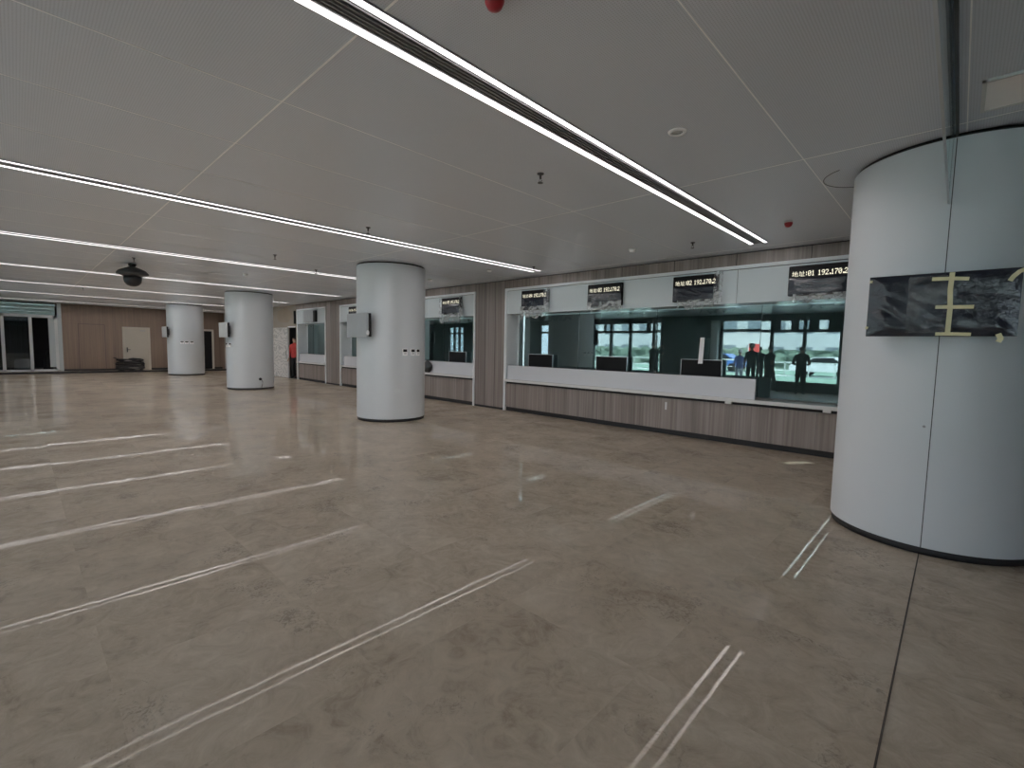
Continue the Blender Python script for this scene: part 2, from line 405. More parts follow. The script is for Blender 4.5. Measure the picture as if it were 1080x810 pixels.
# ------------------------------------------------------------------ long wall
AX0, AX1 = -8.165, -0.68      # bay A
BX0, BX1 = -16.756, -9.253     # bay B
DX0, DX1 = -20.645, -17.93    # bay D
w = MB()
w.box(-20.78, RX, WY, GY+0.25, 2.99, H)
for a, b in ((BX1,AX0), (DX1,BX0), (-20.78,DX0), (AX1, RX)):
    w.box(a, b, WY, GY+0.25, 0.05, 2.99)
wall = struct(w.build('wall_back', M['wood']))
g = MB()
for xx in (BX1+0.36, BX1+0.73, DX1+0.4, DX1+0.8): g.box(xx-0.004, xx+0.004, WY-0.0015, WY+0.01, 0.05, H-0.01)
xx = -0.64
while xx > -20.7: g.box(xx-0.005, xx+0.005, WY-0.0015, WY+0.01, 2.992, H-0.012); xx -= 1.078
g.box(-20.78, RX, WY-0.004, WY+0.01, H-0.014, H)
struct(g.build('trim_4', M['dark_gap']))          # shadow joints of the wood panelling
b = MB(); 
for a, bb in ((BX1,AX0), (DX1,BX0), (AX1, RX)): b.box(a, bb, WY-0.004, WY+0.02, 0, 0.05)
struct(b.build('baseboard_back', M['dark_gap']))

def bay(idx, x0, x1, aprons, cuts, tilts):
    wn = sroot('window_%d' % idx)
    m = MB(); fw = 0.055
    m.box(x0, x0+fw, WY-0.03, GY+0.02, 0, 2.99); m.box(x1-fw, x1, WY-0.03, GY+0.02, 0, 2.99)
    m.box(x0+fw, x1-fw, WY-0.03, WY+0.05, 2.935, 2.99)
    m.build('window_frame', M['white'], wn)
    m = MB(); m.box(x0+fw, x1-fw, WY+0.01, WY+0.04, 2.923, 2.936); m.build('shadow_line', M['dark_grey'], wn)
    m = MB(); m.box(x0+fw, x1-fw, WY-0.01, GY+0.03, 2.372, 2.924); fa = m.build('fascia_panel', M['fascia'], wn)
    m = MB()
    xx = -2.76+2.156*math.ceil((x0+0.1+2.76)/2.156)
    while xx < x1-0.1: m.box(xx-0.0025, xx+0.0025, WY-0.0115, WY, 2.366, 2.923); xx += 2.156
    m.build('fascia_joint', M['dark_grey'], fa)
    # jamb linings between face and glass
    m = MB(); m.box(x0+fw, x0+fw+0.012, WY-0.01, GY, 0.78, 2.372); m.box(x1-fw-0.012, x1-fw, WY-0.01, GY, 0.78, 2.372)
    m.build('jamb_lining', M['white'], wn)
    ed = [x0+fw+0.012]+cuts+[x1-fw-0.012]
    for k in range(len(ed)-1):
        a, bb = ed[k]+0.003, ed[k+1]-0.003; cx = (a+bb)/2
        m = MB(); m.box(a-cx, bb-cx, -0.006, 0.006, 0.795, 2.37)
        # a pane is one reflecting sheet: front face only carries the coating
        m = MB(); m.add([(a-cx,0,0.795),(bb-cx,0,0.795),(bb-cx,0,2.37),(a-cx,0,2.37)], [(0,1,2,3)])
        p = m.build('glass_pane', M['counter_glass'], wn); p.location = (cx, GY, 0)
        tz, tx = tilts[k % len(tilts)]; p.rotation_euler = (math.radians(tx), 0, math.radians(tz))
    m = MB()
    for cc in cuts: m.box(cc-0.003, cc+0.003, GY-0.004, GY+0.004, 0.795, 2.366)
    if cuts: m.build('pane_joint', M['edge_green'], wn)
    m = MB(); m.box(x0+fw+0.02, x0+fw+0.05, GY-0.03, GY-0.012, 0.795, 2.366); m.build('edge_strip', M['white'], wn)
    return wn
bay(1, AX0, AX1, None, [-6.245, -4.377, -2.478], [(0.0,0.0),(0.05,-0.02),(-0.10,0.03),(0.06,-0.05)])
bay(2, BX0, BX1, None, [-14.9, -13.0, -11.1], [(0.0,0.0),(0.05,0.03),(-0.05,0.0)])
bay(3, DX0, DX1, None, [], [(0.1,0.0)])

def counter(label, x0, x1, ax0, ax1, clips=()):
    t = thing('service_counter', label, 'counter', ((x0+x1)/2, WY, 0), 0, 'service counters under the glass windows')
    o = -(x0+x1)/2; x0 += 0.06; x1 -= 0.06
    def B(*a, name, m):
        q = MB(); q.box(a[0]+o, a[1]+o, a[2]-WY, a[3]-WY, a[4], a[5]); return q.build(name, m, t)
    B(x0, x1, WY-0.005, WY+0.035, 0.095, 0.672, name='front_panel', m=M['wood'])
    B(x0, x1, WY+0.02, WY+0.05, 0, 0.095, name='plinth', m=M['dark_gap'])
    q = MB(); q.bbox(x0+o, x1+o, -0.075, 0.0, 0.722, 0.782, 0.006); q.build('counter_edge', M['counter'], t)
    B(x0, x1, WY, GY+0.03, 0.742, 0.779, name='counter_top', m=M['counter_top'])
    B(x0, x1, WY+0.02, WY+0.05, 0.672, 0.742, name='shadow_gap', m=M['dark_gap'])
    q = MB(); xx = x0+1.1
    while xx < x1-0.2: q.box(xx+o-0.0015, xx+o+0.0015, -0.0065, 0.0, 0.08, 0.67); xx += 1.1
    q.build('panel_joint', M['dark_grey'], t)
    if ax1 > ax0:
        B(ax0, ax1, WY-0.02, WY+0.015, 0.782, 1.122, name='apron_panel', m=M['apron'])
        B(ax0, ax1, WY-0.018, WY+0.013, 1.122, 1.130, name='apron_cap', m=M['dark_grey'])
    for cx, cz in clips:
        q = MB(); q.box(cx+o-0.05, cx+o+0.05, -0.082, -0.03, cz-0.03, cz+0.055); q.build('clip', M['counter'], t)
    return t
counter('long grey wood fronted service counter under the four-sign window beside the right column', AX0, AX1, -8.03, -2.386, [(-2.78,0.715),(-1.37,0.715)])
counter('wood fronted service counter half hidden behind the round column with switch plates', BX0, BX1, BX0+0.3, BX1-0.07)
counter('short wood fronted service counter at the far end beside the red-vested person', DX0, DX1, DX0+0.27, DX1-0.07)

# rooms behind the glazing
def office(n, x0, x1):
    y0, y1, z1 = GY+0.30, 12.6, 2.9
    m = MB()
    m.add([(x0,y0,0),(x1,y0,0),(x1,y1,0),(x0,y1,0)], [(0,1,2,3)], 1)
    m.add([(x0,y0,z1),(x1,y0,z1),(x1,y1,z1),(x0,y1,z1)], [(0,1,2,3)], 0)
    m.add([(x0,y1,0),(x1,y1,0),(x1,y1,z1),(x0,y1,z1)], [(0,1,2,3)], 0)
    m.add([(x0,y0,0),(x0,y1,0),(x0,y1,z1),(x0,y0,z1)], [(0,1,2,3)], 0)
    m.add([(x1,y0,0),(x1,y1,0),(x1,y1,z1),(x1,y0,z1)], [(0,1,2,3)], 0)
    m.add([(x0,y0,2.37),(x1,y0,2.37),(x1,y0,z1),(x0,y0,z1)], [(0,1,2,3)], 0)
    m.add([(x0,y0,0),(x1,y0,0),(x1,y0,0.74),(x0,y0,0.74)], [(0,1,2,3)], 0)
    struct(m.build('wall_office_%d' % n, [M['office_wall'], M['office_floor']]))
office(1, AX0, AX1); office(2, BX0, BX1); office(3, DX0, DX1)

# ------------------------------------------------------------------ monitors on the counters, seen from behind
def monitor(label, x, y=8.655, z=0.779):
    t = thing('desk_monitor', label, 'monitor', (x,y,z), 0, 'monitors on the service counters')
    m = MB(); m.bbox(-0.37,0.37,-0.018,0.012,0.255,0.625,0.012); m.build('screen_back', M['black_matte'], t)
    m = MB()
    m.box(-0.378,-0.368,-0.022,0.014,0.25,0.63); m.box(0.368,0.378,-0.022,0.014,0.25,0.63); m.box(-0.378,0.378,-0.022,0.014,0.624,0.634)
    m.build('silver_bezel', M['silver'], t)
    m = MB(); m.box(-0.05,0.05,0.012,0.035,0.01,0.42); m.build('stand', M['dark_grey'], t)
    m = MB(); m.bbox(-0.14,0.14,-0.10,0.075,0,0.014,0.004); m.build('foot', M['dark_grey'], t)
    return t
monitor('black monitor on the counter under the leftmost sign of the four-sign window', -7.27)
monitor('black monitor on the counter under the second sign of the four-sign window', -5.315)
monitor('black monitor on the counter with a white paper strip hanging before it', -3.425)
monitor('black monitor on the counter in the window just right of the middle column', -10.36)
m = MB(); m.grid(lambda u,v: (-3.453+0.084*u-0.022*(1-v), 8.625+0.003*math.sin(v*5), 1.335+0.475*v), 4, 10)
tag(m.build('paper_strip', M['paper']), 'narrow white paper strip hanging upright in front of the third counter monitor', 'paper')
m = MB()
random.seed(5)
m.grid(lambda u,v: (-4.28+0.17*u, WY-0.02+0.03*v, 1.131+0.05*math.sin(PI*u)*math.sin(PI*v)+0.02*abs(noise.noise(Vector((u*6,v*6,1))))), 14, 8)
tag(m.build('plastic_scrap', M['haze_film']), 'small crumpled clear plastic scrap lying on the white apron top', 'plastic')
m = MB(); m.box(-3.93,-3.895,WY-0.008,WY-0.004,0.46,0.60)
tag(m.build('tape_strip', M['pale_grey']), 'small pale tape stuck upright on the wood counter front', 'tape')
# black bag on bay B counter
m = MB()
def bagf(u, v):
    a = 2*PI*u; r = 0.20*math.sin(PI*min(1, v*0.93+0.07))**0.6*(1-0.35*v)
    k = 1+0.25*noise.noise(Vector((math.cos(a)*1.5, math.sin(a)*1.5, v*3)))
    return (-11.26+r*1.35*k*math.cos(a), WY-0.005+0.30*r*k*math.sin(a)-0.06, 0.783+0.36*v)
m.grid(bagf, 24, 12)
tag(m.build('plastic_bag', M['black_plastic']), 'black plastic bag slumped on the white counter right of the middle column', 'bag')

# ------------------------------------------------------------------ LED signs
GL = {
'0': ".###. #...# #..## #.#.# ##..# #...# .###.", '1': "..#.. .##.. ..#.. ..#.. ..#.. ..#.. .###.", '2': ".###. #...# ....# ...#. ..#.. .#... #####",
'3': "##### ...#. ..#.. ...#. ....# #...# .###.", '4': "...#. ..##. .#.#. #..#. ##### ...#. ...#.", '5': "##### #.... ####. ....# ....# #...# .###.",
'7': "##### ....# ...#. ..#.. .#... .#... .#...", '9': ".###. #...# #...# .#### ....# ...#. .##..", ':': "..... ..#.. ..#.. ..... ..#.. ..#.. .....",
'.': "..... ..... ..... ..... ..... .##.. .##..", ' ': "..... ..... ..... ..... ..... ..... .....", '6': "..##. .#... #.... ####. #...# #...# .###."}
ZH = {'地': "..#......#.... ..#......#.... ..#...#..#.... ..#...#..#.... #####.#..####. ..#...#.##..#. ..#...###...#. ..#..##..#..#. ..#...#..#..#. ..#...#..#.##. ..###.#..#.... ###...#......# ......#......# .......#######",
'址': "..#......#.... ..#......#.... ..#......#.... ..#...#..#.... #####.#..#.... ..#...#..####. ..#...#..#.... ..#...#..#.... ..#...#..#.... ..#...#..#.... ..###.#..#.... ###...#..#.... ......#..#.... ....##########"}
def dot_text(text, x0, ztop, width, y):
    """dots of a matrix display; ascii is 5x7 doubled to 14 rows"""
    cells = []; cur = 0
    for ch in text:
        if ch in ZH:
            for r, row in enumerate(ZH[ch].split()):
                for q, c_ in enumerate(row):
                    if c_ == '#': cells.append((cur+q, r, 1, 1))
            cur += 16
        else:
            rows = GL[ch].split(); wch = 4 if ch in ':.' else (6 if ch == ' ' else 8)
            o = -3 if ch == ':' else 0
            for r, row in enumerate(rows):
                for q, c_ in enumerate(row):
                    if c_ == '#': cells.append((cur+o+q*1.4, r*2, 1.4, 2))
            cur += wch
    s = width/cur; m = MB()
    for cx, r, ww, hh in cells:
        xa = x0+cx*s; za = ztop-r*s*0.95
        m.add([(xa,y,za-hh*s*0.95),(xa+ww*s*0.97,y,za-hh*s*0.95),(xa+ww*s*0.97,y,za),(xa,y,za)], [(0,1,2,3)])
    return m
def wrinkled(x0, x1, z0, z1, y, amp, seed, nu=28, nv=18, rag=0.0, fold=6.0):
    m = MB()
    def fn(u, v):
        e = min(u, 1-u, v, 1-v)*8; e = min(1, e)
        x = x0+(x1-x0)*u; z = z0+(z1-z0)*v
        n = noise.noise(Vector((u*3+seed, v*2.2, seed)))
        n2 = abs(noise.noise(Vector(((u+v*0.8)*fold, (u-v)*1.6, seed+4))))
        z -= rag*(1-v)*abs(noise.noise(Vector((u*5, 0.3, seed+9))))*1.8
        return (x, y-amp*e*(0.5+0.5*n+0.9*n2), z)
    m.grid(fn, nu, nv); return m
def sign(label, xc, text, film, seed, wd=0.80, z0=2.435, z1=2.885):
    t = thing('led_sign', label, 'sign', (xc, WY-0.02, z0), 0, 'black LED signs over the counter windows')
    h = z1-z0; hw = wd/2
    m = MB(); m.bbox(-hw, hw, -0.075, 0.005, 0, h, 0.02); m.build('sign_case', M['black_matte'], t)
    wrinkled(-hw+0.01, hw-0.01, 0.01, h-0.185, -0.078, 0.014, seed).build('black_film', M['black_film2'], t)
    if text:
        dot_text(text, -hw+0.05, h-0.085, wd-0.09, -0.0775).build('led_text', M['led_text'], t)
    for k, (a, b, c0, c1, am) in enumerate(film):
        wrinkled(a, b, c0, c1, -0.083, am, seed+k*3.3, rag=0.10, fold=9).build('plastic_wrap', M['cloud_film'] if c0 < 0 else M['haze_film'], t)
    return t
hang = lambda a=-0.36, b=0.34: (a, b, -0.06, 0.03, 0.03)
sign('black LED sign wrapped in film, cut off by the right column', -1.59, '地址:01 192.170.2', [(-0.32,0.40,-0.045,0.025,0.02)], 1)
sign('black LED sign over the glass reflecting people, with clear film bunched along its right edge', -3.445, '地址:02 192.170.2', [hang(-0.30,0.36), (0.33,0.48,-0.005,0.49,0.03)], 2)
sign('greyish LED sign under hazy film, second from the left in the four-sign window', -5.295, '地址:03 192.170.2', [hang(), (-0.40,0.33,0.02,0.26,0.012), (-0.40,0.41,-0.02,0.10,0.02)], 3)
sign('black LED sign with cloudy film sagging below, leftmost in the four-sign window', -7.165, '地址:04 192.170.2', [(-0.42,0.34,-0.13,0.09,0.05), (0.30,0.46,-0.01,0.48,0.03)], 4)
sign('black LED sign with ragged clear film, on the fascia just right of the middle column', -10.18, '地址:05 192.170.2', [(-0.46,0.46,-0.22,0.03,0.05), (0.36,0.50,-0.01,0.47,0.03), (-0.50,-0.38,-0.05,0.45,0.02)], 5)
sign('small dark LED sign peeking out behind the covered board of the middle column', -15.54, '地址:06 192.170.2', [hang()], 6)
t = thing('led_sign', 'grey film covered sign with a black strip at its right, over the farthest counter', 'sign', (-19.19, WY-0.02, 2.42), 0, 'black LED signs over the counter windows')
m = MB(); m.bbox(-0.42,0.54,-0.075,0.005,0.0,0.46,0.02); m.build('sign_case', M['black_matte'], t)
wrinkled(-0.55,0.36,-0.02,0.50,-0.085,0.03,11,fold=4).build('grey_wrap', M['grey_film'], t)
wrinkled(-0.40,0.46,-0.14,0.03,-0.083,0.04,12,rag=0.1).build('plastic_wrap', M['haze_film'], t)
m = MB(); m.bbox(-0.09,0.0,-0.06,0.0,0,0.55,0.01)
t = thing('dark_panel', 'narrow dark panel on the wall left of the farthest counter window', 'panel', (-20.70, WY-0.035, 2.38))
m.build('panel_body', M['black_matte'], t)

# ------------------------------------------------------------------ boards on the columns
def column_board(i, label, film, pale):
    cx, cy = COLS[i]
    t = thing('column_board', label, 'board', (cx, cy-0.81, 1.71), 0, 'covered display boards on the columns')
    m = MB(); m.bbox(-0.40,0.40,-0.02,0.07,0.0,0.46,0.008); m.build('board_case', M['black_matte'], t)
    m = MB(); m.box(-0.18,0.18,0.07,0.16,0.10,0.36); m.build('bracket', M['dark_grey'], t)
    return t
t = column_board(0, 'wide black film wrapped board with yellow tape cross bars on the right column', None, 0)
t.location.x = -0.14; t.scale = (1.03,1,1)
wrinkled(-0.405,0.405,-0.005,0.462,-0.024,0.022,21,60,36,fold=4.5).build('black_wrap', M['black_film2'], t)
wrinkled(-0.17,0.05,0.02,0.44,-0.044,0.010,27,24,24,fold=9).build('clear_wrap', M['haze_film'], t).scale = (1,1,1)
def tape(pts, w=0.02, y=-0.052):
    m = MB()
    n = len(pts); vs = []
    for k, (x, z) in enumerate(pts):
        a = pts[max(0,k-1)]; b = pts[min(n-1,k+1)]; dx, dz = b[0]-a[0], b[1]-a[1]; l = math.hypot(dx,dz)
        nx, nz = -dz/l*w/2, dx/l*w/2
        vs += [(x+nx, y+0.002*math.sin(k*2), z+nz), (x-nx, y+0.002*math.sin(k*2), z-nz)]
    m.add(vs, [(2*k,2*k+1,2*k+3,2*k+2) for k in range(n-1)]); return m
tape([(0.062,0.455),(0.058,0.33),(0.066,0.20),(0.064,0.0)], 0.028).build('tape', M['tape'], t)
tape([(-0.043,0.415),(0.06,0.412),(0.150,0.402)], 0.026, -0.054).build('tape', M['tape'], t)
tape([(-0.012,0.210),(0.08,0.206),(0.186,0.203)], 0.026, -0.054).build('tape', M['tape'], t)
tape([(0.0,0.012),(0.08,0.012),(0.184,0.008)], 0.024, -0.054).build('tape', M['tape'], t)
tape([(0.345,0.37),(0.36,0.40),(0.385,0.43),(0.415,0.445)], 0.026, -0.058).build('tape', M['tape'], t)
tape([(0.315,0.012),(0.33,-0.02),(0.318,-0.045)], 0.03, -0.05).build('tape', M['tape'], t)
tape([(-0.402,0.425),(-0.385,0.423)], 0.02, -0.05).build('tape', M['tape'], t)
tape([(-0.408,0.066),(-0.392,0.060)], 0.02, -0.05).build('tape', M['tape'], t)
for i, lab, key in ((1, 'grey film covered board standing out from the left of the middle column', 'grey_film'),
               (2, 'pale film covered board on the second farthest column, the one with the cord', 'pale_film'),
               (3, 'small pale film covered board on the farthest column', 'pale_film')):
    t = column_board(i, lab, None, 0); t.location.x = COLS[i][0]+0.07
    m = MB(); m.bbox(-0.402,0.402,-0.03,0.02,-0.01,0.468,0.018); m.build('film_cover', M[key], t)
    wrinkled(-0.39,0.39,0.01,0.45,-0.028,0.012,30+i,fold=3).build('film_front', M[key], t)
    if i == 1:
        m = MB(); m.lathe([(0.0,0.10),(0.02,0.085),(0.028,0.05),(0.02,0.01),(0.0,0.0)], c=(0.405,-0.01,0.03), n=12); m.build('film_glint', M['paper'], t)  # white blob stands in for a glint on the film

# switch plates on the columns
def plate(label, i, az, z, dark=True, w=0.10, h=0.14):
    cx, cy = COLS[i]; a = math.radians(az)
    t = thing('switch_plate', label, 'switch plate', (cx+CR*math.cos(a), cy+CR*math.sin(a), z), a+PI/2, 'switch plates on the columns')
    m = MB(); m.bbox(-w/2,w/2,-0.014,0.012,-h/2,h/2,0.004); m.build('plate', M['paper'], t)
    m = MB(); m.box(-w*0.42,w*0.42,-0.018,-0.01,0.005,h*0.43); m.build('display', M['black_matte'], t)
    m = MB(); m.bbox(-w*0.25,w*0.3,-0.018,-0.01,-h*0.32,-h*0.06,0.002); m.build('button', M['pale_grey'], t)
    return t
for nm, az in (('leftmost', -10), ('middle', 4.5), ('rightmost', 16)):
    plate(nm+' of three white switch plates with black tops on the middle column', 1, az, 1.42)
for nm, az in (('left', -86), ('right', -70)):
    plate(nm+' of two small switch plates below the board on the cord column', 2, az, 1.455, w=0.11)
for nm, az in (('leftmost', -23), ('middle', -9.5), ('rightmost', 6)):
    plate(nm+' of three small switch plates on the farthest column', 3, az, 1.485, w=0.14, h=0.13)
cx, cy = COLS[2]; a = math.radians(5)
t = thing('wall_outlet', 'black outlet with a hanging cord near the foot of a white column', 'outlet', (cx+CR*math.cos(a), cy+CR*math.sin(a), 0.345), a+PI/2)
m = MB(); m.lathe([(0.045,-0.004),(0.045,0.03)], n=16)
o = m.build('socket', M['black_matte'], t); o.rotation_euler = (PI/2,0,0)
m = MB(); m.tube([(0,-0.03,0),(0.03,-0.05,-0.03),(0.06,-0.04,-0.10),(0.055,-0.03,-0.18),(0.03,-0.03,-0.25),(0.02,-0.04,-0.31)], 0.008)
m.build('cord', M['cable'], t)
t = thing('screw_cap', 'tiny grey screw cap on the right column beside the seam', 'screw cap', (COLS[0][0]-0.045, COLS[0][1]-CR, 1.01))
m = MB(); m.lathe([(0.010,0),(0.008,0.004)], n=10); o = m.build('cap', M['vent_bar'], t); o.rotation_euler = (PI/2,0,0)

# ------------------------------------------------------------------ smoke barrier glass hanging from the ceiling along the right column line
t = thing('smoke_barrier', 'hanging glass smoke barrier seen edge-on in front of the right column', 'glass panel', (-0.134, 0, H))
m = MB(); m.box(-0.005,0.005,FY+0.2,4.84,-0.50,0.0); m.build('glass_sheet', M['clear_glass'], t)
m = MB(); m.box(-0.006,0.006,FY+0.2,4.84,-0.508,-0.50); m.build('bottom_edge', M['silver'], t)
m = MB(); m.box(0.006,0.022,FY+0.2,4.84,-0.03,0.0); m.box(-0.022,-0.006,FY+0.2,4.84,-0.03,0.0); m.build('top_channel', M['dark_grey'], t)

# ------------------------------------------------------------------ ceiling fittings
def cc(x, y): return (x*(0.9705+0.0014*abs(x)), y*0.972)
def sprinkler(label, x, y):
    x, y = cc(x, y)
    t = thing('sprinkler_head', label, 'sprinkler', (x,y,H), 0, 'ceiling sprinklers')
    m = MB(); m.lathe([(0.034,0),(0.030,-0.008),(0.012,-0.012),(0.009,-0.05)], n=16); m.build('escutcheon', M['dark_grey'], t)
    m = MB(); m.tube([(-0.012,0,-0.05),(-0.016,0,-0.065),(0,0,-0.082),(0.016,0,-0.065),(0.012,0,-0.05)], 0.0035, 6); m.build('yoke', M['dark_grey'], t)
    m = MB(); m.lathe([(0.026,-0.083),(0.026,-0.087)], n=14); m.build('deflector', M['dark_grey'], t)
    return t
SPR = [('near the middle of the ceiling, left of the widest light', -3.06, 3.58), ('above the middle column in front of the second twin light', -6.28, 3.58),
       ('above the four-sign window near the end of the second light', -6.5, 7.5),
       ('left of the end of the widest light, near the wood wall', -3.12, 7.33), ('left of the middle column between the second and third lights', -9.58, 3.51),
       ('beside the middle column top, left of the upper covered board', -10.7, 4.82), ('directly above the dome camera', -12.3, 1.75), ('far off at left, between two thin strip lights', -20.6, 1.6)]
for lab, x, y in SPR: sprinkler('small dark sprinkler head '+lab, x, y)
def detector(label, x, y):
    x, y = cc(x, y)
    t = thing('smoke_detector', label, 'smoke detector', (x,y,H), 0, 'white ceiling detectors')
    m = MB(); m.lathe([(0.062,0),(0.062,-0.012),(0.05,-0.018)], n=24); m.build('base', M['pale_grey'], t)
    m = MB(); m.lathe([(0.046,-0.018),(0.048,-0.034),(0.036,-0.046),(0.0,-0.048)], n=24); m.build('sensor', M['paper'], t)
    return t
detector('white smoke detector between the two middle signs of the four-sign window, on the ceiling', -4.08, 7.20)
detector('white smoke detector left of the end of the second twin light', -7.52, 7.21)
detector('white smoke detector on the ceiling just right of the middle column', -9.75, 7.31)
detector('dark looking smoke detector far left on the ceiling', -12.8, 4.0)
t = thing('ceiling_speaker', 'round white ceiling speaker right of the widest light', 'speaker', (-1.65, 3.49, H))
m = MB(); m.lathe([(0.040,-0.004),(0.043,-0.012),(0.062,-0.010),(0.068,0)], n=36, cap=False); m.build('ring', M['paper'], t)
m = MB(); m.lathe([(0.041,-0.003),(0.0,-0.004)], n=36); m.build('grille', M['pale_grey'], t)
def alarm(label, x, y, s):
    x, y = cc(x, y)
    t = thing('red_alarm_cap', label, 'alarm', (x,y,H), 0, 'red caps on the ceiling'); t.scale = (s,s,s)
    m = MB(); m.lathe([(0.048,0),(0.048,-0.012)], n=24); m.build('base', M['pale_grey'], t)
    m = MB(); m.lathe([(0.046,-0.012),(0.046,-0.03),(0.034,-0.055),(0.015,-0.066),(0.0,-0.068)], n=24); m.build('cap', M['red'], t)
    return t
alarm('small red alarm cap on the ceiling near the right column', -1.71, 6.93, 1.0)
alarm('red alarm cap at the top edge of the picture, right of the widest light', -1.74, 1.66, 1.0)
# round access hatch arc beside the column
m = MB(); hc = (-0.716, 5.43); pts = []
for k in range(200):
    a = 2*PI*k/200; p = (hc[0]+0.34*math.cos(a), hc[1]+0.34*math.sin(a))
    if not math.radians(105) < a < math.radians(240): continue
    if math.hypot(p[0]-COLS[0][0], p[1]-COLS[0][1]) > 0.735: pts.append((a, p))
pts.sort(key=lambda q: (q[0] if q[0] > 0.5 else q[0]+2*PI))
m.tube([(p[0],p[1],H-0.001) for _, p in pts], 0.0035, 6)
tag(m.build('access_ring', M['dark_grey']), 'thin dark ring of a round ceiling hatch beside the right column', 'hatch')
t = thing('ceiling_panel_vent', 'pale rectangular ceiling vent panel at the upper right corner', 'vent', (0.35, 4.27, H))
m = MB(); m.box(-0.34,0.34,-0.22,0.22,-0.012,0.0); m.build('panel', M['paper'], t)
m = MB(); m.box(-0.36,0.36,-0.24,-0.22,-0.016,0.0); m.box(-0.36,0.36,0.22,0.24,-0.016,0.0); m.box(-0.36,-0.34,-0.24,0.24,-0.016,0); m.build('frame', M['pale_grey'], t)
# dome camera
t = thing('dome_camera', 'large black dome camera hanging from the ceiling at left', 'camera', (-13.17, 1.81, H))
m = MB(); m.lathe([(0.07,0),(0.07,-0.03),(0.05,-0.05),(0.05,-0.09)], n=24); m.build('mount', M['black_matte'], t)
m = MB(); m.lathe([(0.05,-0.06),(0.12,-0.085),(0.235,-0.14),(0.285,-0.20),(0.285,-0.225),(0.20,-0.25),(0.17,-0.27)], n=40); m.build('hood', M['dark_grey'], t)
m = MB(); m.lathe([(0.165,-0.26),(0.165,-0.32),(0.15,-0.40),(0.10,-0.46),(0.04,-0.485),(0.0,-0.487)], n=32); m.build('dome', M['black_plastic'], t)

# ------------------------------------------------------------------ far end wall
w = MB(); GY0, GY1 = -2.6, 1.41
w.box(EX-0.25, EX, 1.53, GY+0.3, 0, H)
w.box(EX-0.25, EX, FY, GY0, 0, H)
struct(w.build('wall_left', M['wood_warm']))
m = MB()
for yy in (2.10, 3.07): m.box(EX-0.005, EX+0.002, yy-0.008, yy+0.008, 0.05, 2.28)
m.box(EX-0.005, EX+0.002, 2.10, 3.07, 2.268, 2.284)
for yy in (5.9, 6.9): m.box(EX-0.005, EX+0.002, yy-0.006, yy+0.006, 0.05, H)
struct(m.build('trim_5', M['dark_gap']))          # concealed door joints in the wood
m = MB(); m.box(EX, EX+0.02, 1.53, 8.2, 0, 0.09); struct(m.build('baseboard_left', M['dark_gap']))
def cream_door(n, y0, y1, ztop, leaf=True):
    d = sroot('door_%d' % n)
    m = MB(); fw = 0.10
    m.box(EX+0.001, EX+0.05, y0, y0+fw, 0, ztop); m.box(EX+0.001, EX+0.05, y1-fw, y1, 0, ztop); m.box(EX+0.001, EX+0.05, y0+fw, y1-fw, ztop-fw, ztop)
    m.build('door_frame', M['door_frame'], d)
    m = MB(); m.box(EX+0.001, EX+0.03, y0+fw, y1-fw, 0.01, ztop-fw); m.build('door_leaf', M['door_cream'] if leaf else M['black_matte'], d)
    if leaf:
        m = MB(); m.box(EX+0.03, EX+0.045, y0+fw+0.05, y0+fw+0.10, 0.92, 1.16); m.tube([(EX+0.05,y0+fw+0.075,1.05),(EX+0.09,y0+fw+0.075,1.05),(EX+0.09,y0+fw+0.20,1.05)], 0.014); m.build('door_handle', M['dark_grey'], d)
        m = MB(); m.box(EX+0.03, EX+0.06, y1-fw-0.32, y1-fw-0.10, ztop-fw-0.10, ztop-fw-0.05); m.build('door_closer', M['silver'], d)
    return d
cream_door(1, 3.745, 4.88, 2.21); cream_door(2, 6.75, 7.80, 2.23, False)
# storefront at the left end of the end wall
s = sroot('window_4')
m = MB()
for yy in (-2.5, -1.45, -0.40, 0.48, 1.33): m.box(EX-0.10, EX+0.01, yy-0.055, yy+0.055, 0, 2.62)
m.box(EX-0.10, EX+0.01, GY0, GY1, 2.50, 2.62); m.box(EX-0.10, EX+0.01, GY0, GY1, 0.0, 0.09)
m.build('window_frame', M['white'], s)
m = MB(); m.box(EX-0.02, EX-0.01, GY0, 1.31, 2.62, 3.16); m.build('transom_glass', M['teal_glass'], s)
m = MB(); m.box(EX-0.03, EX-0.02, GY0, 0.46, 0.09, 2.5); m.build('glass_pane', M['storefront_glass'], s)
m = MB(); m.box(EX-0.5, EX+0.03, 1.385, 1.53, 0, H); m.box(EX-0.02,EX+0.005,1.07,1.31,0.2,2.62); m.build('jamb_lining', M['fascia'], s)
m = MB(); m.box(EX-0.2, EX, GY0, 1.53, 3.16, H); m.build('head', M['dark_gap'], s)
m = MB()
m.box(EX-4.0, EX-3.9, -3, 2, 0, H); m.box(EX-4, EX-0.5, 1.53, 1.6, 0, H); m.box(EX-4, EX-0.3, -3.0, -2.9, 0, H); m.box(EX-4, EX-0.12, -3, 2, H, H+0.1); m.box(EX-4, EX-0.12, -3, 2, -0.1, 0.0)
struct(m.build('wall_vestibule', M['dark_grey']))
m = MB(); m.box(EX-1.2, EX-0.7, -0.1, 0.45, 0.0, 0.5); m.box(EX-1.15,EX-0.75,-0.05,0.4,0.5,0.54)
tag(m.build('pale_carton', M['apron']), 'pale box behind the glass doors at the far left', 'box')
m = MB()
def bag2(u, v):
    a = 2*PI*u; r = 0.20*(1-v)**0.45*(1+0.25*noise.noise(Vector((math.cos(a)*1.3, math.sin(a)*1.3, v*2+7))))
    return (EX-0.40+r*0.7*math.cos(a), 1.02+r*math.sin(a), 0.95*v)
m.grid(bag2, 24, 14)
